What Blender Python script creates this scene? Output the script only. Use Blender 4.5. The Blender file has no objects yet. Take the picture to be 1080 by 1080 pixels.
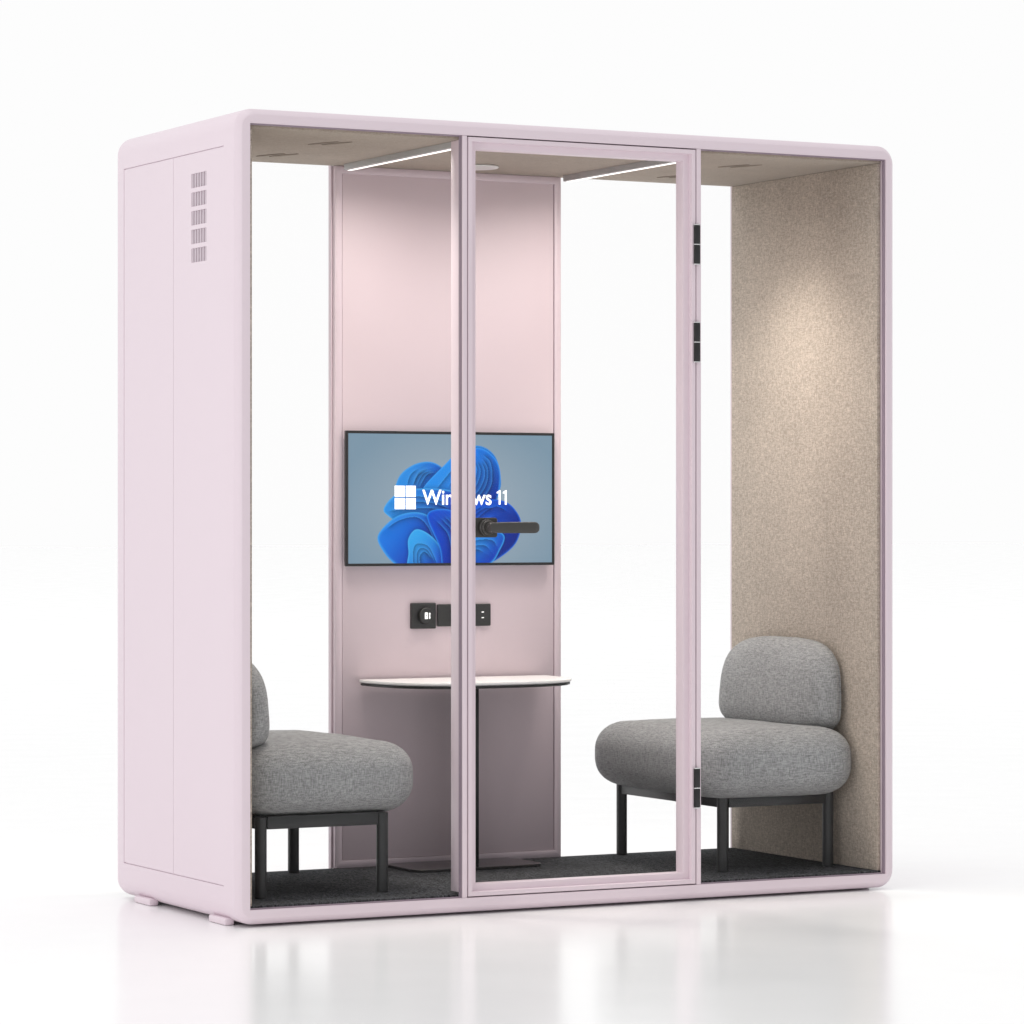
import bpy, bmesh, math, random
import numpy as np
from mathutils import Vector, Matrix
random.seed(4)
SC = bpy.context.scene
C = SC.collection
PI = math.pi

# ------------------------------------------------------------------ materials
def nodes(name):
    m = bpy.data.materials.new(name); m.use_nodes = True
    nt = m.node_tree
    return m, nt, nt.nodes['Principled BSDF']

def paint(name, col, rough=.45, bump=.0, metallic=0, scale=900, spec=.5, coat=0):
    m, nt, p = nodes(name)
    p.inputs['Base Color'].default_value = (*col, 1)
    p.inputs['Roughness'].default_value = rough
    p.inputs['Metallic'].default_value = metallic
    p.inputs['Specular IOR Level'].default_value = spec
    p.inputs['Coat Weight'].default_value = coat
    tc = nt.nodes.new('ShaderNodeTexCoord')
    if bump:
        n = nt.nodes.new('ShaderNodeTexNoise'); n.inputs['Scale'].default_value = scale; n.inputs['Detail'].default_value = 2
        b = nt.nodes.new('ShaderNodeBump'); b.inputs['Strength'].default_value = bump; b.inputs['Distance'].default_value = .001
        nt.links.new(tc.outputs['Object'], n.inputs['Vector'])
        nt.links.new(n.outputs['Fac'], b.inputs['Height']); nt.links.new(b.outputs['Normal'], p.inputs['Normal'])
    # slight sheen variation so that large painted faces are not perfectly uniform
    n2 = nt.nodes.new('ShaderNodeTexNoise'); n2.inputs['Scale'].default_value = 6; n2.inputs['Detail'].default_value = 4
    mr = nt.nodes.new('ShaderNodeMapRange'); mr.inputs['To Min'].default_value = rough*.88; mr.inputs['To Max'].default_value = min(1, rough*1.12)
    nt.links.new(tc.outputs['Object'], n2.inputs['Vector']); nt.links.new(n2.outputs['Fac'], mr.inputs['Value'])
    nt.links.new(mr.outputs['Result'], p.inputs['Roughness'])
    return m

def mixc(nt, fac, a, b):
    mx = nt.nodes.new('ShaderNodeMix'); mx.data_type = 'RGBA'
    nt.links.new(fac, mx.inputs['Factor'])
    for s, v in (('A', a), ('B', b)):
        i = [k for k in mx.inputs if k.name == s and k.type == 'RGBA'][0]
        if hasattr(v, 'is_linked') or hasattr(v, 'links'): nt.links.new(v, i)
        else: i.default_value = (*v, 1)
    return [k for k in mx.outputs if k.type == 'RGBA'][0]

def weave(name, dark, light, s_long, s_short, contrast=(.35, .65), bump=.4, dist=.002, fleck=None, rough=.95, big=0.0, extra=None, big_scale=5):
    """two crossed, stretched noises = threads; optional isotropic flecks"""
    m, nt, p = nodes(name); L = nt.links.new
    p.inputs['Roughness'].default_value = rough
    p.inputs['Specular IOR Level'].default_value = .15
    p.inputs['Sheen Weight'].default_value = .12
    p.inputs['Sheen Roughness'].default_value = .6
    tc = nt.nodes.new('ShaderNodeTexCoord')
    outs = []
    for sc in ((s_short, s_short, s_long), (s_long, s_long, s_short)):
        mp = nt.nodes.new('ShaderNodeMapping'); mp.inputs['Scale'].default_value = sc
        n = nt.nodes.new('ShaderNodeTexNoise'); n.inputs['Scale'].default_value = 1; n.inputs['Detail'].default_value = 3; n.inputs['Roughness'].default_value = .6
        L(tc.outputs['Object'], mp.inputs['Vector']); L(mp.outputs['Vector'], n.inputs['Vector'])
        outs.append(n.outputs['Fac'])
    ad = nt.nodes.new('ShaderNodeMath'); ad.operation = 'ADD'; L(outs[0], ad.inputs[0]); L(outs[1], ad.inputs[1])
    h = nt.nodes.new('ShaderNodeMath'); h.operation = 'MULTIPLY'; h.inputs[1].default_value = .5; L(ad.outputs[0], h.inputs[0])
    fac = h.outputs[0]
    if fleck:
        n = nt.nodes.new('ShaderNodeTexNoise'); n.inputs['Scale'].default_value = fleck[0] if len(fleck) == 2 else 1; n.inputs['Detail'].default_value = 4; n.inputs['Roughness'].default_value = .7
        n.inputs['Distortion'].default_value = 2.2
        if len(fleck) == 2: L(tc.outputs['Object'], n.inputs['Vector'])
        else:
            mp = nt.nodes.new('ShaderNodeMapping'); mp.inputs['Scale'].default_value = fleck[2]
            L(tc.outputs['Object'], mp.inputs['Vector']); L(mp.outputs['Vector'], n.inputs['Vector'])
        mm = nt.nodes.new('ShaderNodeMix'); mm.data_type = 'FLOAT'; mm.inputs[0].default_value = fleck[1]
        L(fac, mm.inputs[2]); L(n.outputs['Fac'], mm.inputs[3]); fac = mm.outputs[0]
    cr = nt.nodes.new('ShaderNodeValToRGB')
    cr.color_ramp.elements[0].position = contrast[0]; cr.color_ramp.elements[0].color = (*dark, 1)
    cr.color_ramp.elements[1].position = contrast[1]; cr.color_ramp.elements[1].color = (*light, 1)
    L(fac, cr.inputs['Fac']); col = cr.outputs['Color']
    if big:
        n = nt.nodes.new('ShaderNodeTexNoise'); n.inputs['Scale'].default_value = big_scale; n.inputs['Detail'].default_value = 5
        L(tc.outputs['Object'], n.inputs['Vector'])
        mr = nt.nodes.new('ShaderNodeMapRange'); mr.inputs['From Min'].default_value = .3; mr.inputs['From Max'].default_value = .7
        mr.inputs['To Min'].default_value = 1-big; mr.inputs['To Max'].default_value = 1+big
        L(n.outputs['Fac'], mr.inputs['Value'])
        vm = nt.nodes.new('ShaderNodeVectorMath'); vm.operation = 'SCALE'
        L(col, vm.inputs[0]); L(mr.outputs['Result'], vm.inputs['Scale']); col = vm.outputs['Vector']
    L(col, p.inputs['Base Color'])
    b = nt.nodes.new('ShaderNodeBump'); b.inputs['Strength'].default_value = bump; b.inputs['Distance'].default_value = dist
    L(fac, b.inputs['Height']); L(b.outputs['Normal'], p.inputs['Normal'])
    return m

M = {}
M['pink'] = paint('pink_powder_coat', (.768, .655, .712), .42, .12, scale=1400)
M['pink_frame'] = paint('pink_anodised', (.755, .640, .695), .34)
M['pink_wall'] = paint('pink_wall_panel', (.72, .605, .65), .5, .1, scale=900)
M['vent'] = paint('vent_plastic', (.60, .52, .565), .5)
M['black'] = paint('black_powder_coat', (.014, .0145, .0145), .42, .15, scale=700)
M['lever'] = paint('lever_gunmetal', (.05, .048, .045), .36)
M['legblack'] = paint('charcoal_steel', (.03, .031, .032), .38)
M['socket'] = paint('socket_black', (.035, .036, .036), .4)
M['bezel'] = paint('bezel', (.02, .02, .02), .35)
M['gasket'] = paint('gasket', (.05, .035, .045), .6)
M['mauve_gasket'] = paint('mauve_gasket', (.27, .21, .26), .5)  # mauve is pink in shade, put into the bead's colour
M['slot'] = paint('air_slot_felt', (.255, .212, .172), .95)
M['steel'] = paint('washer_steel', (.8, .8, .8), .25, metallic=.6)
M['white_top'] = paint('white_laminate', (.92, .915, .905), .4)
M['base'] = paint('dark_base', (.035, .033, .034), .22)
M['alu'] = paint('brushed_aluminium', (.5, .5, .5), .4, metallic=.3)
M['white_plastic'] = paint('white_plastic', (.75, .74, .73), .4)
M['taupe_dark'] = paint('slot_shadow_felt', (.12, .10, .085), .9)
def nosheen(m): m.node_tree.nodes['Principled BSDF'].inputs['Sheen Weight'].default_value = 0; return m
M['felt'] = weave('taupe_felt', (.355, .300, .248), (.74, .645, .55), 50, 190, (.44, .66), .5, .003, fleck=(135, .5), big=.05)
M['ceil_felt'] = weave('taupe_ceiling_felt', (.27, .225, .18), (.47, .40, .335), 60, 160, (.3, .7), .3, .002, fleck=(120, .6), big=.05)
M['grey'] = weave('grey_linen', (.165, .167, .168), (.455, .46, .463), 52, 400, (.355, .645), .45, .002, big=.05)
M['carpet'] = nosheen(weave('charcoal_carpet', (.007, .007, .008), (.150, .155, .166), 110, 110, (.41, .64), .6, .003, fleck=(1, .9, (170, 34, 60)), rough=1))

def emit(name, col, s):
    m, nt, p = nodes(name)
    p.inputs['Base Color'].default_value = (*col, 1)
    p.inputs['Emission Color'].default_value = (*col, 1); p.inputs['Emission Strength'].default_value = s
    return m
M['led'] = emit('led_diffuser', (1, .97, .93), 1.15)
M['white_mark'] = emit('lit_white', (1, 1, 1), .9)

def glass():
    m = bpy.data.materials.new('clear_glass'); m.use_nodes = True; nt = m.node_tree; nt.nodes.clear()
    o = nt.nodes.new('ShaderNodeOutputMaterial'); t = nt.nodes.new('ShaderNodeBsdfTransparent')
    t.inputs['Color'].default_value = (1, 1, 1, 1)
    g = nt.nodes.new('ShaderNodeBsdfGlossy'); g.inputs['Roughness'].default_value = .0
    f = nt.nodes.new('ShaderNodeFresnel'); f.inputs['IOR'].default_value = 1.45
    k = nt.nodes.new('ShaderNodeMath'); k.operation = 'MULTIPLY'; k.inputs[1].default_value = .06   # anti-reflective coated
    mx = nt.nodes.new('ShaderNodeMixShader')
    L = nt.links.new
    L(f.outputs[0], k.inputs[0]); L(k.outputs[0], mx.inputs[0]); L(t.outputs[0], mx.inputs[1]); L(g.outputs[0], mx.inputs[2]); L(mx.outputs[0], o.inputs[0])
    return m
M['glass'] = glass()

def floor_mat():
    m, nt, p = nodes('glossy_white_floor')
    p.inputs['Base Color'].default_value = (.93, .93, .93, 1)
    p.inputs['Roughness'].default_value = .13
    p.inputs['Specular IOR Level'].default_value = .13
    tc = nt.nodes.new('ShaderNodeTexCoord'); n = nt.nodes.new('ShaderNodeTexNoise'); n.inputs['Scale'].default_value = 3
    mr = nt.nodes.new('ShaderNodeMapRange'); mr.inputs['To Min'].default_value = .15; mr.inputs['To Max'].default_value = .20
    nt.links.new(tc.outputs['Object'], n.inputs['Vector']); nt.links.new(n.outputs['Fac'], mr.inputs['Value']); nt.links.new(mr.outputs['Result'], p.inputs['Roughness'])
    return m
M['floor'] = floor_mat()

def vcol_mat():
    m = bpy.data.materials.new('display_picture'); m.use_nodes = True; nt = m.node_tree; p = nt.nodes['Principled BSDF']
    a = nt.nodes.new('ShaderNodeVertexColor'); a.layer_name = 'Col'
    p.inputs['Base Color'].default_value = (.01, .01, .01, 1); p.inputs['Roughness'].default_value = .35
    p.inputs['Specular IOR Level'].default_value = .2
    nt.links.new(a.outputs['Color'], p.inputs['Emission Color']); p.inputs['Emission Strength'].default_value = 1.0
    return m
M['picture'] = vcol_mat()

# ------------------------------------------------------------------ mesh helpers
def link(name, bm, mat, parent=None, smooth=False, angle=None):
    me = bpy.data.meshes.new(name)
    bmesh.ops.recalc_face_normals(bm, faces=bm.faces[:])
    bm.to_mesh(me); bm.free()
    o = bpy.data.objects.new(name, me); C.objects.link(o)
    me.materials.append(mat)
    if smooth or angle:
        for f in me.polygons: f.use_smooth = True
        if angle:
            me.set_sharp_from_angle(angle=math.radians(angle))
    if parent: o.parent = parent
    return o

def add_box(bm, x0, x1, y0, y1, z0, z1, bev=0, seg=2):
    vs = [bm.verts.new((x, y, z)) for x in (x0, x1) for y in (y0, y1) for z in (z0, z1)]
    q = [(0, 1, 3, 2), (4, 6, 7, 5), (0, 4, 5, 1), (2, 3, 7, 6), (0, 2, 6, 4), (1, 5, 7, 3)]
    fs = [bm.faces.new([vs[i] for i in f]) for f in q]
    if bev:
        es = list({e for f in fs for e in f.edges})
        bmesh.ops.bevel(bm, geom=es, offset=bev, segments=seg, affect='EDGES', profile=.5, clamp_overlap=True)

def box(name, x0, x1, y0, y1, z0, z1, mat, parent=None, bev=0.0, seg=2):
    bm = bmesh.new(); add_box(bm, x0, x1, y0, y1, z0, z1, bev, seg)
    return link(name, bm, mat, parent, angle=40 if bev else None)

def rr(x0, x1, z0, z1, r, n=8):
    """rounded rectangle, 4*(n+1) points, counter-clockwise"""
    r = max(r, .0006)
    pts = []
    for cx, cz, a0 in ((x1-r, z0+r, -PI/2), (x1-r, z1-r, 0), (x0+r, z1-r, PI/2), (x0+r, z0+r, PI)):
        for i in range(n+1):
            a = a0 + PI/2*i/n
            pts.append((cx+r*math.cos(a), cz+r*math.sin(a)))
    return pts

def loft(loops, closed=True, caps=False):
    bm = bmesh.new()
    L = [[bm.verts.new(p) for p in lp] for lp in loops]
    n = len(L[0]); k = len(L)
    for i in range(k if closed else k-1):
        A, B = L[i], L[(i+1) % k]
        for j in range(n):
            bm.faces.new((A[j], A[(j+1) % n], B[(j+1) % n], B[j]))
    if caps:
        bm.faces.new(L[0]); bm.faces.new(L[-1])
    return bm

def ring_xz(x0, x1, z0, z1, r, prof, n=8):
    """closed picture-frame in the XZ plane. prof = list of (inset, y)"""
    loops = []
    for d, y in prof:
        loops.append([(x, y, z) for x, z in rr(x0+d, x1-d, z0+d, z1-d, r-d, n)])
    return loft(loops)

def slab(x0, x1, y0, y1, r, prof, n=10):
    """rounded-rectangle slab in XY. prof = list of (inset, z) from bottom to top"""
    loops = [[(x, y, z) for x, y in rr(x0+d, x1-d, y0+d, y1-d, r-d, n)] for d, z in prof]
    return loft(loops, closed=False, caps=True)

def cyl(bm, p0, p1, r, seg=24, bev=0):
    p0, p1 = Vector(p0), Vector(p1); d = (p1-p0); L = d.length; d.normalize()
    q = Vector((0, 0, 1)).rotation_difference(d)
    prof = [(r-bev, 0), (r, bev), (r, L-bev), (r-bev, L)] if bev else [(r, 0), (r, L)]
    rings = []
    for rad, h in prof:
        rings.append([bm.verts.new(p0 + q @ Vector((rad*math.cos(2*PI*i/seg), rad*math.sin(2*PI*i/seg), h))) for i in range(seg)])
    for A, B in zip(rings, rings[1:]):
        for j in range(seg): bm.faces.new((A[j], A[(j+1) % seg], B[(j+1) % seg], B[j]))
    bm.faces.new(rings[0][::-1]); bm.faces.new(rings[-1])

def empty(name, loc, label, cat, group=None):
    o = bpy.data.objects.new(name, None); C.objects.link(o); o.location = loc; o.empty_display_size = .1
    o['label'] = label; o['category'] = cat
    if group: o['group'] = group
    return o

# ------------------------------------------------------------------ dimensions
FL = .013      # floor level
W, D, H0, H1 = 2.207, .906, .020, 2.300
OX0, OX1, OZ0, OZ1 = .042, 2.171, .062, 2.258        # clear opening of the shell
IX0, IX1, CZ, FZ = .048, 2.162, 2.248, .070          # liners, ceiling, carpet
MLX0, MLX1, MRX0, MRX1 = .7075, .7230, 1.4925, 1.5080

pod = empty('office_pod', (0, 0, 0), 'pale pink glazed two-seat meeting booth with felt-lined interior and a glass door', 'office pod')

# ---- shell: rounded portal frame, closed torus
def shell():
    R = .055; n = 10; b = .017
    loops = []
    def outer(d, y): loops.append([(x, y, z) for x, z in rr(0+d, W-d, H0+d, H1-d, R-d, n)])
    def inner(y): loops.append([(x, y, z) for x, z in rr(OX0, OX1, OZ0, OZ1, .001, n)])
    for d, y in ((b+.0016, 0), (b+.0005, .0002), (b-.0005, .0008), (b*.5, b*.47), (.0016, b-.001), (.0006, b+.001), (0, b+.004)):
        outer(d, y)
    for i in range(0, 7):
        a = PI/2*i/6
        outer(b*(1-math.cos(a)), D-b*(1-math.sin(a)))
    inner(D); inner(0.0)
    return loft(loops)
sh = link('shell', shell(), M['pink'], None, angle=24)
# seams of the side panels and louvre recesses, cut out of the shell
cut = bmesh.new()
GW = .0014
for xs in ((-.01, .004),):
    x0, x1 = xs
    add_box(cut, x0, x1, .8408-GW*1.5, .8408+GW*1.5, .1225, 2.2015)
    add_box(cut, x0, x1, .4563-GW*.7, .4563+GW*.7, .1265, 2.198)
    add_box(cut, x0, x1, .0893, .8408-GW*1.5-.0001, 2.1995-GW, 2.1995+GW)
    add_box(cut, x0, x1, .0893, .8408-GW*1.5-.0001, .1245-GW, .1245+GW)
VZ = [2.1405-.0533*i for i in range(5)]
for z in VZ:
    add_box(cut, -.01, .0062, .2125, .3215, z-.0405, z)
me = bpy.data.meshes.new('cut'); bmesh.ops.recalc_face_normals(cut, faces=cut.faces[:]); cut.to_mesh(me); cut.free()
co = bpy.data.objects.new('cut', me); C.objects.link(co)
md = sh.modifiers.new('b', 'BOOLEAN'); md.operation = 'DIFFERENCE'; md.solver = 'EXACT'; md.object = co; md.use_self = True
dg = bpy.context.evaluated_depsgraph_get()
nm = bpy.data.meshes.new_from_object(sh.evaluated_get(dg))
sh.modifiers.clear(); sh.data = nm
bpy.data.objects.remove(co)
for f in nm.polygons: f.use_smooth = True
nm.set_sharp_from_angle(angle=math.radians(24))
nm.name = 'shell'
sh.parent = pod
for z in VZ:
    bm = bmesh.new()
    add_box(bm, .0045, .0060, .2127, .3213, z-.0403, z-.0002)
    for k in range(6):
        y = .2195 + k*.0190
        add_box(bm, .0010, .0044, y-.0034, y+.0034, z-.0401, z-.0004)
    link('vent_grille', bm, M['vent'], pod)

# ---- feet
for (x0, x1) in ((.0, .030), (2.130, 2.165)):
    for (y0, y1) in ((.08, .20), (.64, .765)):
        bm = bmesh.new(); add_box(bm, x0, x1, y0, y1, FL, .034, .006, 2)
        link('foot', bm, M['pink'], pod, angle=40)

# ---- liners, ceiling, carpet (each a solid board inside the shell)
box('side_liner', OX1-.0135, OX1-.0005, .030, .885, FZ, CZ, M['felt'], pod, .003)
box('side_liner', OX0+.0005, OX0+.0180, .028, .885, FZ, CZ, M['felt'], pod, .0015)
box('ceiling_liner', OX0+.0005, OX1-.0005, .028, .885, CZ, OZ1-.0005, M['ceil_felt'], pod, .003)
box('carpet', OX0+.0005, OX1-.0005, .028, .885, OZ0+.0005, FZ, M['carpet'], pod, .001)

# ---- front mullions
for (x0, x1, b0) in ((MLX0, MLX1, MLX0+.004), (MRX0, MRX1, MRX0-.003)):
    bm = bmesh.new()
    add_box(bm, x0, x1, .0006, .006, OZ0+.0004, OZ1-.0004, .0012)
    add_box(bm, x0+.002, x1-.002, .0055, .0195, OZ0+.0005, OZ1-.0005)
    add_box(bm, b0, b0+.0145, .0190, .0820, FZ+.006, CZ-.0003, .0015)
    link('mullion', bm, M['pink_frame'], pod, angle=40)
# ---- fixed front windows (pane + glazing bead)
for (x0, x1) in ((OX0+.0004, MLX0-.0002), (MRX1+.0002, OX1-.0004)):
    bm = ring_xz(x0, x1, OZ0+.0004, OZ1-.0004, .001, [(0, .0062), (.0022, .0068), (.0030, .0185), (0, .0185)], 2)
    f = link('window', bm, M['mauve_gasket'], pod, angle=40)
    box('pane', x0+.002, x1-.002, .0100, .0150, OZ0+.002, OZ1-.002, M['glass'], f)

# ---- back windows on either side of the wall panel
BWX0, BWX1, BWY = .7090, 1.5070, .866
for (x0, x1) in ((OX0+.001, BWX0-.001), (BWX1+.001, OX1-.001)):
    bm = ring_xz(x0, x1, OZ0+.001, OZ1-.001, .001, [(0, .8855), (.0045, .8855), (.0045, .9030), (0, .9030)], 2)
    f = link('window', bm, M['pink_frame'], pod)
    box('pane', x0+.003, x1-.003, .8900, .8940, OZ0+.004, OZ1-.004, M['glass'], f)

# ---- wall panel between the back windows
wp = box('wall_panel', BWX0+.020, BWX1-.020, BWY+.0100, .900, FZ+.02, CZ-.020, M['pink_wall'], pod)
bm = ring_xz(BWX0, BWX1, FZ+.0005, CZ-.0005, .001,
             [(0.0015, BWY), (0, BWY+.0015), (0, BWY+.014), (.003, BWY+.0145), (.003, BWY+.0175), (0, BWY+.018), (0, .8995), (.0235, .8995), (.0235, BWY+.0005), (.0225, BWY)], 2)
link('frame', bm, M['pink_frame'], wp, angle=40)
bm = bmesh.new(); add_box(bm, BWX0+.0262, BWX1-.0262, BWY+.0030, BWY+.0098, FZ+.0252, CZ-.0242, .0010)
link('panel_face', bm, M['pink_wall'], wp, angle=40)

# ---- door
dx0, dx1, dz0, dz1 = MLX1+.0040, MRX0-.0030, OZ0+.0035, OZ1-.0035
door = link('door', ring_xz(dx0, dx1, dz0, dz1, .001,
        [(0.001, .0004), (0, .0016), (0, .060), (.033, .060), (.033, .0205), (.032, .0190), (.0135, .0185), (.0130, .0015), (.0122, .0004)], 2), M['pink_frame'], pod, angle=40)
box('pane', dx0+.030, dx1-.030, .0320, .0380, dz0+.030, dz1-.030, M['glass'], door)
# closing strip behind the door gap, near-black to paint in the gap's shade
bm = ring_xz(MLX1-.0005, MRX0+.0005, OZ0+.0004, OZ1-.0004, .001, [(0, .020), (.0035, .020), (.0035, .026), (0, .026)], 2)
link('gasket', bm, M['gasket'], door)
for zc in (1.9717, 1.6804, .3510):
    for z0, z1 in ((zc+.0014, zc+.0575), (zc-.0575, zc-.0014)):
        bm = bmesh.new(); add_box(bm, 1.4815, 1.5005, -.0085, .0006, z0, z1, .0018)
        link('hinge_barrel', bm, M['black'], door, angle=40)
    # steel pin with three washer collars, one lofted piece
    prof = []
    for a in (-.0605, -.0014, .0577):
        h_ = .0028
        prof += [(.004, zc+a), (0, zc+a), (0, zc+a+h_), (.004, zc+a+h_)]
    loops = [[(x, y, z) for x, y in rr(1.4811+d, 1.5009-d, -.0089+d, .0006+.004-d, .0012, 3)] for d, z in prof]
    link('hinge_pin', loft(loops, closed=False, caps=True), M['steel'], door, angle=40)
# lever handle on the glass
bm = bmesh.new()
hz = 1.1285
loops = [[(x, y, z) for x, z in rr(.7575+d, .832-d, hz-.0285+d, hz+.0285-d, .007, 5)] for d, y in ((.0015, .0205), (0, .022), (0, .0318))]
bm2 = loft(loops, closed=False, caps=True)
link('handle_plate', bm2, M['lever'], door, angle=35)
bm = bmesh.new()
cyl(bm, (.792, .0207, hz), (.792, .006, hz), .0235, 40, .002)
cyl(bm, (.792, .006, hz), (.792, -.004, hz), .0205, 40, .002)
link('rosette', bm, M['lever'], door, angle=35)
bm = bmesh.new()
cyl(bm, (.792, -.004, hz), (.792, -.022, hz), .0135, 32, .001)
pr = []
secs = [(.7805, .012, .010), (.786, .0145, .0115), (.800, .0150, .0115), (.822, .0160, .0105), (.925, .0165, .0100), (.934, .0150, .0085), (.941, .0095, .0055), (.943, .004, .003)]
for x, hzz, hy in secs:
    pr.append([(x, -.027+yy, hz+zz) for yy, zz in rr(-hy, hy, -hzz, hzz, min(hy, hzz)*.55, 5)])
b2 = loft(pr, closed=False, caps=True)
tmp = bpy.data.meshes.new('t'); b2.to_mesh(tmp); b2.free(); bm.from_mesh(tmp); bpy.data.meshes.remove(tmp)
link('lever', bm, M['lever'], door, angle=35)

# ---- ceiling lights
for (xc, n) in ((.7305, 0), (1.5025, 1)):
    y0, y1 = .050, .828
    bm = slab(xc-.0145, xc+.0145, y0, y1, .0144, [(.0012, CZ-.0185), (0, CZ-.0175), (0, CZ-.0003)], 8)
    lb = link('light_bar', bm, M['alu'], pod, angle=35)
    bm = slab(xc-.0030, xc+.0125, y0+.006, y1-.004, .010, [(.0005, CZ-.0192), (0, CZ-.0189), (0, CZ-.0186)], 8)
    link('diffuser', bm, M['led'], lb, angle=35)
bm = bmesh.new(); cyl(bm, (1.105, .68, CZ-.0003), (1.105, .68, CZ-.007), .070, 48, .003)
link('ceiling_sensor', bm, M['white_plastic'], pod, angle=35)
# slanted air slots: thin lenses under the felt, recess shade in their colour
def slot(bm, cx, cy, L, wd, ang):
    n = 20; ca, sa = math.cos(ang), math.sin(ang)
    top, bot = [], []
    for i in range(n):
        t = 2*PI*i/n
        u = L/2*math.cos(t); v = wd/2*math.sin(t)*(1-.25*math.cos(t))
        x, y = cx+u*ca-v*sa, cy+u*sa+v*ca
        top.append(bm.verts.new((x, y, CZ-.0002))); bot.append(bm.verts.new((x, y, CZ-.0016)))
    for j in range(n): bm.faces.new((top[j], top[(j+1) % n], bot[(j+1) % n], bot[j]))
    bm.faces.new(bot)
for (x, y) in ((.42, .665), (.42, .29), (1.82, .29), (1.82, .665)):
    for dx, dy in ((-.016, .006), (.022, -.006)):
        bm = bmesh.new(); slot(bm, x+dx, y+dy, .125, .021, math.radians(-70))
        link('air_slot', bm, M['slot'], pod)

# ---- sockets and fan control on the wall panel
def plate(x0, x1, z0, z1, y0, name='power_socket'):
    loops = [[(x, y, z) for x, z in rr(x0+d, x1-d, z0+d, z1-d, .004, 4)] for d, y in ((.0015, y0), (0, y0+.0015), (0, BWY+.0028))]
    return link(name, loft(loops, closed=False, caps=True), M['socket'], pod, angle=35)
p1 = plate(.9690, 1.0545, .8090, .8900, .8570, 'fan_control')
p1['label'] = 'black square control plate with a round rotary knob and white symbols'
bm = bmesh.new(); cyl(bm, (1.0140, .8568, .8500), (1.0140, .8420, .8500), .0245, 48, .0015)
for i in range(36):
    a = 2*PI*i/36
    add_box(bm, 1.0140+.0243*math.cos(a)-.0009, 1.0140+.0243*math.cos(a)+.0009, .8440, .8565, .85+.0243*math.sin(a)-.0009, .85+.0243*math.sin(a)+.0009)
kn = link('knob', bm, M['socket'], p1, angle=35)
bm = bmesh.new(); y0, y1 = .8412, .8419
add_box(bm, 1.0075, 1.0175, y0, y1, .8400, .8432); add_box(bm, 1.0075, 1.0175, y0, y1, .8568, .8600)
add_box(bm, 1.0075, 1.0107, y0, y1, .8433, .8567); add_box(bm, 1.0143, 1.0175, y0, y1, .8433, .8567)
add_box(bm, 1.0108, 1.0142, y0, y1, .8442, .8468); add_box(bm, 1.0108, 1.0142, y0, y1, .8532, .8558)
# up / down arrow
for s in (1, -1):
    v = [bm.verts.new((1.0243+dx, y0, .85+s*dz)) for dx, dz in ((-.0012, 0.0001), (.0012, 0.0001), (.0012, .0055), (.0030, .0055), (0, .0100), (-.0030, .0055), (-.0012, .0055))]
    w = [bm.verts.new((q.co.x, y1, q.co.z)) for q in v]
    bm.faces.new(v); bm.faces.new(w[::-1])
    for j in range(7): bm.faces.new((v[j], v[(j+1) % 7], w[(j+1) % 7], w[j]))
link('symbol', bm, M['white_mark'], p1)
p2 = plate(1.0620, 1.1500, .8150, .8850, .8600)
bm = bmesh.new()
for z in (.862, .838):
    for dx in (-.012, .012):
        add_box(bm, 1.118+dx-.0022, 1.118+dx+.0022, .8594, .8599, z-.005, z+.005)
link('socket_hole', bm, M['bezel'], p2)
p3 = plate(1.1620, 1.2500, .8150, .8850, .8600)
p3['label'] = 'black socket plate with two white usb ports'
bm = bmesh.new()
for z in (.8588, .8410): add_box(bm, 1.2168, 1.2250, .8592, .8599, z-.0013, z+.0013, .0003)
link('usb_port', bm, M['white_mark'], p3)

# ------------------------------------------------------------------ television
tv = empty('television', (1.1015, .84, 1.0065), 'wall-mounted flat screen in thin black bezel showing blue folded ribbons and white lettering', 'television')
TX, TY, TZ = 1.1015, .84, 1.0065
def T(bm):
    for v in bm.verts: v.co -= Vector((TX, TY, TZ))
    return bm
bm = ring_xz(.734, 1.469, 1.0065, 1.427, .003, [(0.0008, .8400), (0, .8408), (0, .852), (.0085, .852), (.0085, .8418), (.0078, .8400)], 3)
link('bezel', T(bm), M['bezel'], tv, angle=35)
bm = bmesh.new(); add_box(bm, .752, 1.451, .8522, .8685, 1.03, 1.405, .003); link('rear_housing', T(bm), M['bezel'], tv, angle=35)
# the picture: a generic knot of folded blue ribbons, shaded per vertex
def cr(points, k=10, closed=True):
    P = np.array(points, float); n = len(P); out = []
    for i in range(n if closed else n-1):
        if closed: p0, p1, p2, p3 = P[(i-1) % n], P[i], P[(i+1) % n], P[(i+2) % n]
        else: p0, p1, p2, p3 = P[max(i-1, 0)], P[i], P[i+1], P[min(i+2, n-1)]
        for j in range(k):
            t = j/k
            out.append(.5*((2*p1)+(-p0+p2)*t+(2*p0-5*p1+4*p2-p3)*t*t+(-p0+3*p1-3*p2+p3)*t**3))
    return np.array(out)
def inside(poly, X, Y):
    r = np.zeros(X.shape, bool); n = len(poly)
    for i in range(n):
        x1, y1 = poly[i]; x2, y2 = poly[(i+1) % n]
        if y1 == y2: continue
        c = ((y1 > Y) != (y2 > Y)) & (X < (x2-x1)*(Y-y1)/(y2-y1)+x1)
        r ^= c
    return r
def dist(poly, X, Y, closed=True):
    d = np.full(X.shape, 1e9); n = len(poly)
    for i in range(n if closed else n-1):
        a = poly[i]; b = poly[(i+1) % n]; ab = b-a; L = max((ab**2).sum(), 1e-12)
        t = np.clip(((X-a[0])*ab[0]+(Y-a[1])*ab[1])/L, 0, 1)
        d = np.minimum(d, np.hypot(X-a[0]-t*ab[0], Y-a[1]-t*ab[1]))
    return d
def srgb(c):
    c = np.array(c, float)/255
    return np.where(c <= .04045, c/12.92, ((c+.055)/1.055)**2.4)
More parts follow.
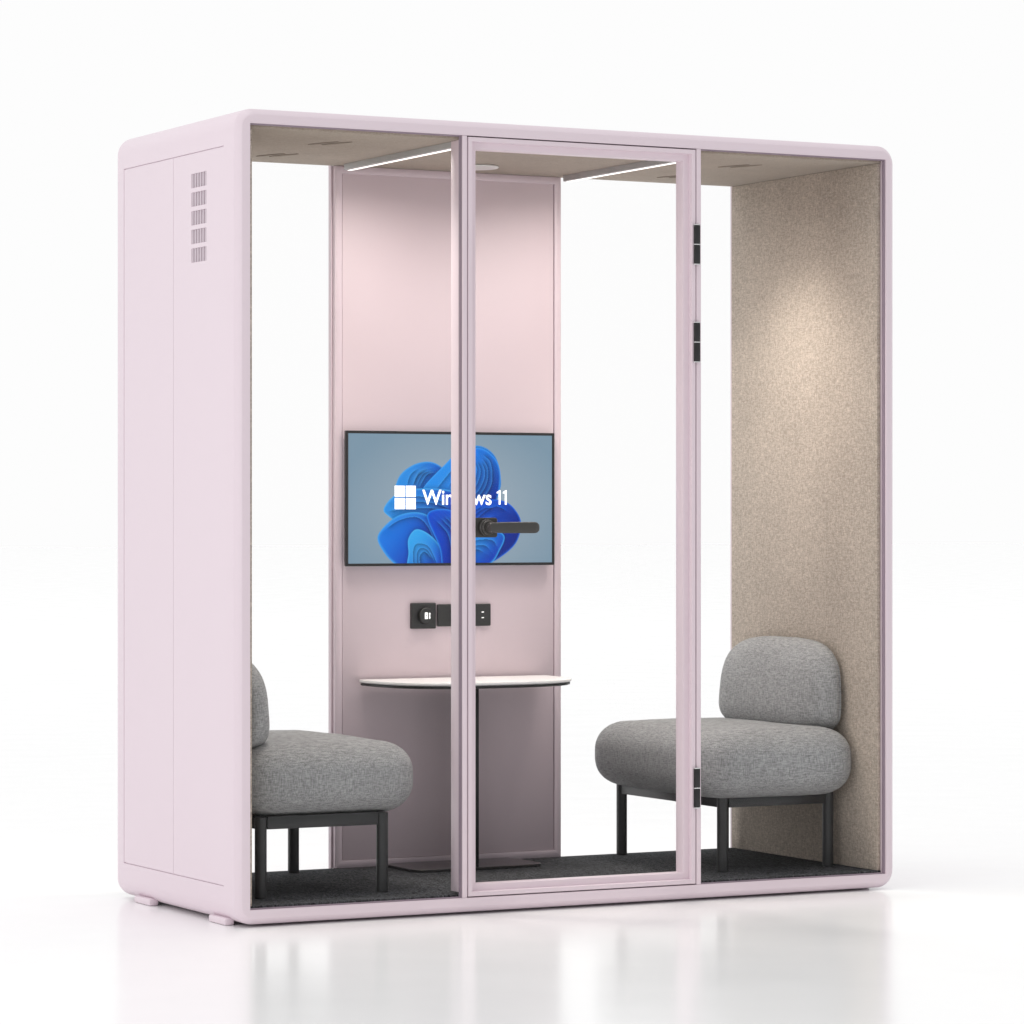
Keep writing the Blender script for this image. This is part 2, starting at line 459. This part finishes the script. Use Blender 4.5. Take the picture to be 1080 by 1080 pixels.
# all picture coordinates below: x 0..100 across, y 0..56 down the display
NX, NY = 500, 286
gx, gy = np.meshgrid(np.linspace(0, 100, NX), np.linspace(0, 57, NY))
img = np.zeros((NY, NX, 3))
t = np.clip(np.hypot((gx-52)/58, (gy-34)/42), 0, 1)[..., None]
img[:] = srgb((160, 173, 184))*(1-t) + srgb((122, 147, 165))*t
def petal(pts, c0, c1, axis, rim=None, rw=.55, folds=(), fold_c=(70, 165, 240), ph=0):
    # extra pleats halfway between neighbouring folds
    def rs(f, k=6):
        q = cr(f, 6, False); return q[np.linspace(0, len(q)-1, k).astype(int)]
    fs = [rs(f) for f in folds]; dense = []
    for q in range(len(fs)):
        dense.append(fs[q])
        if q+1 < len(fs): dense += [fs[q]*.45+fs[q+1]*.55]
    folds = dense
    poly = cr(pts, 8)
    m = inside(poly, gx, gy)
    d = dist(poly, gx, gy)
    ax = np.array(axis, float)
    s = ((gx-ax[0])*(ax[2]-ax[0])+(gy-ax[1])*(ax[3]-ax[1]))/((ax[2]-ax[0])**2+(ax[3]-ax[1])**2)
    s = np.clip(s, 0, 1); s = s*s*(3-2*s); s = s[..., None]
    col = srgb(c0)*(1-s)+srgb(c1)*s
    # soft darkening of the fabric just before each fold line, bright rim on it
    for f in folds:
        fl = cr(f, 8, False); fd = dist(fl, gx, gy, False)
        # signed side of the fold: valley shade on one side, lit swell on the other
        j = np.zeros(gx.shape, int); best = np.full(gx.shape, 1e9)
        for q in range(len(fl)-1):
            dd = np.hypot(gx-fl[q][0], gy-fl[q][1]); mk = dd < best; best[mk] = dd[mk]; j[mk] = q
        A = fl[j]; B = fl[np.minimum(j+1, len(fl)-1)]
        sg = ((B[..., 0]-A[..., 0])*(gy-A[..., 1])-(B[..., 1]-A[..., 1])*(gx-A[..., 0]))
        sg = np.tanh(sg*6)
        L0 = np.hypot(gx-fl[0][0], gy-fl[0][1]); L1 = np.hypot(gx-fl[-1][0], gy-fl[-1][1])
        fade = np.clip(np.minimum(L0, L1)/3.0, 0, 1)
        dark = np.exp(-fd/1.3)*(sg > 0)*fade*.60
        lit = np.exp(-fd/.7)*(sg <= 0)*fade*.50
        col = col*(1-dark[..., None])
        col = col + (srgb(fold_c)-col)*lit[..., None]
    if rim is not None:
        k = np.exp(-(d/rw)**2)[..., None]*.85
        col = col*(1-k)+srgb(rim)*k
    a = np.clip(.5+np.where(m, d, -d)/.2, 0, 1)[..., None]
    # contact shade on what lies under it
    sh_ = (np.exp(-(d/1.2)**2)*.25*(~m))[..., None]
    bg_blue = (img[..., 2:3] > img[..., 0:1]*3)
    img[:] = np.where(bg_blue, img*(1-sh_), img)
    img[:] = img*(1-a)+col*a
# back leaves
petal([(23,22),(26,17),(33,13),(41,12.5),(47,17),(46,26),(38,30),(28,29),(23,26)], (40,140,225), (8,70,190), (24,18,46,28), (70,165,235), folds=[[(31,23),(34,17),(40,15)],[(34,24),(38,18),(43,17)],[(28,24),(30,18),(35,14.5)]])
petal([(36,24),(46,14),(55,6.5),(64,5),(71,9),(74,17),(73,26),(62,32),(48,32),(38,29)], (35,145,235), (6,60,190), (44,10,66,32), (60,160,245), folds=[[(48,24),(54,15),(60,9),(66,9)],[(54,29),(62,20),(66,12)],[(42,25),(50,16),(58,9)]])
petal([(57,10),(62,6),(68,7.5),(73,13),(74,21),(71,31),(60,38),(53,34),(54,20)], (25,125,235), (4,40,150), (58,10,74,30), (50,150,240), folds=[[(60,34),(67,27),(70,20),(69,12),(64,8)],[(58,30),(64,24),(66.5,17),(64,10.5)],[(57,26),(61,21),(62.5,15),(60,11)]])
petal([(17,33),(21,28),(27,25),(37,24),(50,25),(58,30),(54,42),(40,44),(26,40),(19,36)], (40,140,225), (5,50,180), (18,30,56,40), (75,175,240), folds=[[(19,34),(30,33),(42,33),(52,37)],[(26,27),(38,28),(50,31)]])
petal([(56,32),(66,29),(76,29.5),(82,34),(84.5,40),(82,48),(75,54),(66,58),(56,58),(50,48)], (8,80,205), (2,28,125), (58,34,84,50), (20,105,225), folds=[[(57,44),(64,36),(72,32),(79,35)],[(55,40),(61,34),(67,31)],[(60,50),(68,42),(78,40)]], fold_c=(25,115,235))
petal([(55,46),(62,42),(70,42),(76,45),(74,51),(68,58),(52,60),(50,52)], (35,150,235), (4,55,180), (56,42,70,58), (60,170,240), folds=[[(54,50),(62,47),(70,47),(73,51)],[(55,54),(62,51),(67,53)]])
petal([(14,46),(17,41),(24,36),(33,34.5),(40,37),(44,44),(46,60),(30,61),(22,57),(17,52)], (20,120,225), (3,45,170), (16,40,38,56), (65,165,235), rw=.8, folds=[[(18,42),(26,37.5),(34,37),(39,42),(42,50),(44,59)]])
petal([(30,61),(29,52),(29,46),(33,42),(40,45),(46,52),(49,61)], (50,165,235), (6,60,190), (30,43,44,60), (75,180,240), folds=[[(32,60),(31,53),(33,48.5),(39,50),(44,60)],[(35,60),(34.5,54),(37,52),(41,56)]])
petal([(38,36),(46,33),(54,36),(59,44),(61,61),(47,61),(44,50)], (8,75,205), (3,38,150), (40,36,60,56), (40,140,235), folds=[[(42,38),(48,44),(50,52),(51,60)],[(46,36),(52,42),(54,50),(55,60)],[(50,36),(56,43),(58,52),(58.5,60)]])
img = np.clip(img, 0, 1)
px0, px1, pz0, pz1 = .7420, 1.4610, 1.0145, 1.4190
me = bpy.data.meshes.new('picture')
vx = px0+(px1-px0)*gx/100-TX; vz = pz1-(pz1-pz0)*gy/57-TZ
co_ = np.stack([vx, np.full_like(vx, .8420-TY), vz], -1).reshape(-1, 3)
ii = (np.arange(NY-1)[:, None]*NX+np.arange(NX-1)[None]).ravel()
faces = np.stack([ii, ii+NX, ii+NX+1, ii+1], -1)
me.from_pydata(co_.tolist(), [], faces.tolist()); me.update()
ca = me.color_attributes.new('Col', 'FLOAT_COLOR', 'POINT')
ca.data.foreach_set('color', np.concatenate([img, np.ones((NY, NX, 1))], -1).reshape(-1).astype(np.float32))
# thickness behind the picture
o = bpy.data.objects.new('display', me); C.objects.link(o); me.materials.append(M['picture']); o.parent = tv
disp = o
def text(body, x0, x1, zb, zt, weight=.0):
    cu = bpy.data.curves.new('lettering', 'FONT'); cu.body = body; cu.extrude = .0002; cu.offset = weight
    ob = bpy.data.objects.new('lettering', cu); C.objects.link(ob)
    dg = bpy.context.evaluated_depsgraph_get(); me = bpy.data.meshes.new_from_object(ob.evaluated_get(dg))
    C.objects.unlink(ob); bpy.data.objects.remove(ob)
    xs = [v.co.x for v in me.vertices]; ys = [v.co.y for v in me.vertices]
    a, b, c, d = min(xs), max(xs), 0.0, max(ys)
    for v in me.vertices:
        v.co = Vector((x0+(v.co.x-a)/(b-a)*(x1-x0)-TX, .8413-TY-v.co.z, zb+(v.co.y-c)/(d-c)*(zt-zb)-TZ))
    me.materials.clear(); me.materials.append(M['white_mark'])
    o = bpy.data.objects.new('lettering', me); C.objects.link(o); o.parent = disp
    return o
text('Windows', .998, 1.2425, 1.1985, 1.2445, .012)
for xr in (1.2745, 1.2965):
    pts = [(0, 0), (0, .0455), (-.0042, .0455), (-.0085, .0420), (-.0132, .0400), (-.0132, .0350), (-.0092, .0362), (-.0062, .0382), (-.0062, 0)]
    bm = bmesh.new()
    v = [bm.verts.new((xr+a-TX, .8408-TY, 1.1985+b-TZ)) for a, b in pts]; w_ = [bm.verts.new((q.co.x, q.co.y+.0007, q.co.z)) for q in v]
    bm.faces.new(v); bm.faces.new(w_[::-1])
    for j in range(len(v)): bm.faces.new((v[j], v[(j+1) % len(v)], w_[(j+1) % len(v)], w_[j]))
    link('numeral', bm, M['white_mark'], disp)
bm = bmesh.new()
for a in (0, 1):
    for b_ in (0, 1):
        x = .902+a*.0384; z = 1.1838+b_*.0384
        add_box(bm, x, x+.0344, .8408, .8415, z, z+.0346)
link('emblem', T(bm), M['white_mark'], disp)

# ------------------------------------------------------------------ side table
tb = empty('side_table', (1.095, .64, FZ), 'white rounded table on black flat post and dark base plate against the pink wall', 'table')
def dslab(xc, a, yb, b, e, prof, n=60):
    """plan: flat back edge at y=yb, superelliptic front bulging to yb-b"""
    loops = []
    for d, z in prof:
        lp = []
        for i in range(n+1):
            t = PI*i/n; c_, s_ = math.cos(t), math.sin(t)
            lp.append((xc+(a-d)*math.copysign(abs(c_)**(2/e), c_), yb-(b-d)*abs(s_)**(2/e), z))
        lp += [(xc-(a-d)+.004, yb+.012-d*.3, z), (xc-(a-d)+.018, yb+.018-d*.3, z), (xc+(a-d)-.018, yb+.018-d*.3, z), (xc+(a-d)-.004, yb+.012-d*.3, z)]
        loops.append(lp)
    return loft(loops, closed=False, caps=True)
def TT(bm):
    for v in bm.verts: v.co -= Vector((1.095, .64, FZ))
    return bm
link('tabletop', TT(dslab(1.110, .330, .838, .342, 3.0, [(.010, .6435), (.002, .6465), (0, .6485), (0, .6535), (.0012, .6550)])), M['white_top'], tb, angle=30)
link('underside', TT(dslab(1.110, .330, .838, .342, 3.0, [(.030, .6345), (.009, .6362), (.0040, .6380), (.0040, .6434)])), M['black'], tb, angle=30)
bm = bmesh.new(); add_box(bm, 1.062, 1.1275, .705, .745, FZ+.0095, .6285, .002); link('post', TT(bm), M['black'], tb, angle=40)
link('base_plate', TT(slab(.868, 1.322, .622, .862, .05, [(.001, FZ+.0004), (0, FZ+.0015), (0, FZ+.0075), (.0012, FZ+.009)], 12)), M['base'], tb, angle=30)

# ------------------------------------------------------------------ lounge chairs
def cushion(sx, sy, sz, rp, rz, puff=.0, n=28):
    """soft box centred at origin: half sizes sx, sy, sz; plan corner radius rp; vertical radius rz"""
    bm = bmesh.new()
    bmesh.ops.create_cube(bm, size=2)
    bmesh.ops.subdivide_edges(bm, edges=bm.edges[:], cuts=n, use_grid_fill=True)
    for v in bm.verts:
        p = v.co
        # spread samples: cube point -> direction from the core
        q = Vector([math.copysign(abs(c)**.9, c) for c in p])
        core = Vector((sx-rp, sy-rp, sz-rz))
        w = Vector((q.x*sx, q.y*sy, q.z*sz))
        k = Vector([max(-core[i], min(core[i], w[i])) for i in range(3)])
        d = w-k
        dd = Vector((d.x/rp, d.y/rp, d.z/rz))
        if dd.length > 1e-6:
            # superelliptic corner, a bit fuller than a circle
            e = 2.25
            L = (abs(dd.x)**e+abs(dd.y)**e+abs(dd.z)**e)**(1/e)
            m = max(abs(dd.x), abs(dd.y), abs(dd.z))
            dd = dd/L*m
            L2 = (abs(dd.x)**e+abs(dd.y)**e+abs(dd.z)**e)**(1/e)
            # points on a cube face always have one coordinate at its limit => L2 == 1 shell
            dd = dd/L2
            d = Vector((dd.x*rp, dd.y*rp, dd.z*rz))
        v.co = k+d
        fx = max(0, 1-(v.co.x/sx)**2); fy = max(0, 1-(v.co.y/sy)**2); fz = max(0, 1-(v.co.z/sz)**2)
        v.co.z += math.copysign(puff*fx*fy, v.co.z)*(abs(v.co.z)/sz)**2
        v.co.x += math.copysign(puff*.6*fy*fz, v.co.x)*(abs(v.co.x)/sx)**2
        v.co.y += math.copysign(puff*.6*fx*fz, v.co.y)*(abs(v.co.y)/sy)**2
    return bm

def wrinkle(bm, amp, seed, freq=9):
    from mathutils import noise
    bm.normal_update()
    off = Vector((seed*7.1, seed*3.3, 0))
    for v in bm.verts:
        a = noise.noise(v.co*freq+off)*amp + noise.noise(v.co*freq*2.7+off)*amp*.35
        v.co += v.normal*a
    return bm

def move(bm, x, y, z):
    for v in bm.verts: v.co += Vector((x, y, z))
    return bm

def back_cushion():
    """D-shaped bolster: outline in YZ, thickness towards -X. origin at chair centre, z from the floor"""
    zb, zt, hy = .405, .709, .331
    XR, XF = .237, .108          # rear face x, front face x (local)
    n_a, n_r = 72, 22
    cz = zb+.125
    def outline(t):
        # rounded top corners (large) and smaller bottom corners
        c, s = math.cos(t), math.sin(t)
        if s >= 0: e, h = 3.3, zt-cz
        else: e, h = 4.0, cz-zb
        return hy*math.copysign(abs(c)**(2/e), c), h*math.copysign(abs(s)**(2/e), s)
    bm = bmesh.new(); th = XR-XF
    def ring(k, x):
        r = []
        for i in range(n_a):
            y, z = outline(2*PI*i/n_a); r.append(bm.verts.new((x, y*k-.008, cz+z*k)))
        return r
    rings = []
    # rear: nearly flat with a tight edge, then a soft, deep front
    for k, x in ((.25, 0), (.6, .001), (.86, .004), (.945, .009), (.975, .0135), (.988, .0180), (.9675, .0205), (.988, .0232)):
        rings.append(ring(k, XR-x))
    for i in range(1, n_r+1):
        a = PI/2*i/n_r
        k = .988*max(math.cos(a), 0)**(2/3.3)
        x = .0232+(th-.0232)*math.sin(a)**(2/2.6)
        rings.append(ring(max(k, .03), XR-x))
    for A, B in zip(rings, rings[1:]):
        for j in range(n_a): bm.faces.new((A[j], A[(j+1) % n_a], B[(j+1) % n_a], B[j]))
    bm.faces.new(rings[0]); bm.faces.new(rings[-1])
    # lean: front top rolls back a little
    for v in bm.verts:
        t = (v.co.z-zb)/(zt-zb)
        f = (XR-v.co.x)/th
        v.co.x += .038*max(0, t)**2*f
        v.co.y *= 1-.055*max(0, t)**2.2
    return bm

def chair(loc, rotz, label, second=False):
    t = empty('lounge_chair', loc, label, 'chair', 'grey lounge chairs facing each other inside the booth')
    t.rotation_euler = (0, 0, rotz)
    # local: front towards -X; z=0 carpet
    zf = .228
    for lx in (-.1925, .1925):
        for ly in (-.300, .322):
            bm = bmesh.new(); cyl(bm, (lx, ly, .0005), (lx, ly, zf+.004), .0172, 28, .0015)
            link('leg', bm, M['legblack'], t, angle=40)
    bm = bmesh.new()
    a, b = .0125, .0
    for s in (-1, 1):
        add_box(bm, -.176, .176, s*.311+.011-.011, s*.311+.011+.011, zf-.031, zf+.006, .002)
        add_box(bm, s*.1925-.011, s*.1925+.011, -.284, .306, zf-.0305, zf+.0055, .002)
    add_box(bm, -.181, .181, -.012, .012, zf-.034, zf-.004)
    link('seat_frame', bm, M['legblack'], t, angle=40)
    bm = cushion(.2780, .388, .103, .105, .095, .008, 34); wrinkle(bm, .0018, 1 if second else 2, 7)
    move(bm, -.0290, -.024, zf+.1035)
    link('seat', bm, M['grey'], t, smooth=True)
    bm = back_cushion(); bm.normal_update(); wrinkle(bm, .0028, 4 if second else 5, 8)
    link('backrest', bm, M['grey'], t, smooth=True)
    return t
chair((1.9125, .525, FZ), 0, 'grey fabric lounge chair at the booth end with the beige felt wall behind it')
chair((.3540, .520, FZ), PI, 'grey fabric lounge chair whose backrest is mostly hidden behind the pink side wall', True)

# ------------------------------------------------------------------ floor
bm = bmesh.new()
S = 120
vs = [bm.verts.new(p) for p in ((-S, -S, FL), (S, -S, FL), (S, S, FL), (-S, S, FL))]
bm.faces.new(vs)
fl = link('floor', bm, M['floor']); fl['kind'] = 'structure'

# ------------------------------------------------------------------ light
w = bpy.data.worlds.new('World'); SC.world = w; w.use_nodes = True
nt = w.node_tree; bg = nt.nodes['Background']
tc = nt.nodes.new('ShaderNodeTexCoord'); sp = nt.nodes.new('ShaderNodeSeparateXYZ')
nt.links.new(tc.outputs['Generated'], sp.inputs[0])
# studio: white backdrop behind the booth (+Y), dimmer room on the camera side (-Y)
cr_ = nt.nodes.new('ShaderNodeValToRGB'); cr_.color_ramp.interpolation = 'EASE'
e = cr_.color_ramp.elements
e[0].position = .05; e[0].color = (.53, .53, .535, 1)
e[1].position = .62; e[1].color = (.982, .982, .982, 1)
mr = nt.nodes.new('ShaderNodeMapRange'); mr.inputs['From Min'].default_value = -1; mr.inputs['From Max'].default_value = 1
nt.links.new(sp.outputs['Y'], mr.inputs['Value']); nt.links.new(mr.outputs['Result'], cr_.inputs['Fac']); nt.links.new(cr_.outputs['Color'], bg.inputs['Color'])
bg.inputs['Strength'].default_value = 1.0

def area(name, loc, target, sx, sy, power, col=(1, 1, 1), spread=180):
    l = bpy.data.lights.new(name, 'AREA'); l.shape = 'RECTANGLE'; l.size = sx; l.size_y = sy; l.energy = power; l.color = col
    l.spread = math.radians(spread)
    o = bpy.data.objects.new(name, l); C.objects.link(o); o.location = loc
    d = Vector(target)-Vector(loc); o.rotation_euler = d.to_track_quat('-Z', 'Y').to_euler()
    return o
def sun(strength, ang, dirv):
    l = bpy.data.lights.new('overhead_light', 'SUN'); l.energy = strength; l.angle = math.radians(ang)
    o = bpy.data.objects.new('overhead_light', l); C.objects.link(o); o.location = (0, 0, 6)
    o.rotation_euler = Vector(dirv).to_track_quat('-Z', 'Y').to_euler()
sun(.66, 35, (.12, .05, -1))  # added lamp from above that lifts the floor to white
area('left_softbox', (-6.2, -2.7, 1.7), (0, .2, 1.2), 1.8, 4.6, 78)
for xc in (.7305, 1.5025):
    area('ceiling_bar_light', (xc, .36, CZ-.021), (xc, .36, 1.0), .02, .40, 3.4, (1, .94, .88), 164)
def spot(name, loc, target, power, size, blend=1, col=(1, .93, .85), r=.03):
    l = bpy.data.lights.new(name, 'SPOT'); l.energy = power; l.spot_size = math.radians(size); l.spot_blend = blend; l.color = col; l.shadow_soft_size = r
    o = bpy.data.objects.new(name, l); C.objects.link(o); o.location = loc
    o.rotation_euler = (Vector(target)-Vector(loc)).to_track_quat('-Z', 'Y').to_euler()
spot('downlight', (1.80, .44, CZ-.02), (1.97, .43, 0), 40, 108, r=.12)
spot('downlight', (.405, .44, CZ-.02), (.235, .43, 0), 30, 108, r=.12)
spot('downlight', (.40, .44, CZ-.02), (.735, .02, 1.40), 15, 80)  # added spot, brightens the side face of the left mullion
spot('downlight', (1.81, .16, CZ-.02), (1.32, .88, 1.45), 7.5, 96, r=.10)  # added spot, brightens the right half of the wall panel
spot('downlight', (.40, .16, CZ-.02), (.88, .88, 1.45), 6.5, 96, r=.10)  # added spot, brightens the left half of the wall panel
spot('downlight', (1.105, .58, CZ-.02), (1.105, .60, 0), 14, 34)  # added near the ceiling disc to whiten the tabletop

# ------------------------------------------------------------------ camera
cam = bpy.data.cameras.new('camera'); co = bpy.data.objects.new('camera', cam); C.objects.link(co)
co.location = (-3.8923, -8.9537, 1.1561); co.rotation_euler = (PI/2, 0, -.4887)
cam.sensor_width = 36; cam.lens = 3689.4/1080*36; cam.shift_y = 6.35/1080; cam.clip_end = 500
SC.camera = co

SC.view_settings.view_transform = 'Standard'; SC.view_settings.look = 'None'
SC.view_settings.exposure = 0; SC.view_settings.gamma = 1; SC.view_settings.use_curve_mapping = False
SC.cycles.use_denoising = True
SC.cycles.max_bounces = 10; SC.cycles.transparent_max_bounces = 16; SC.cycles.caustics_reflective = False
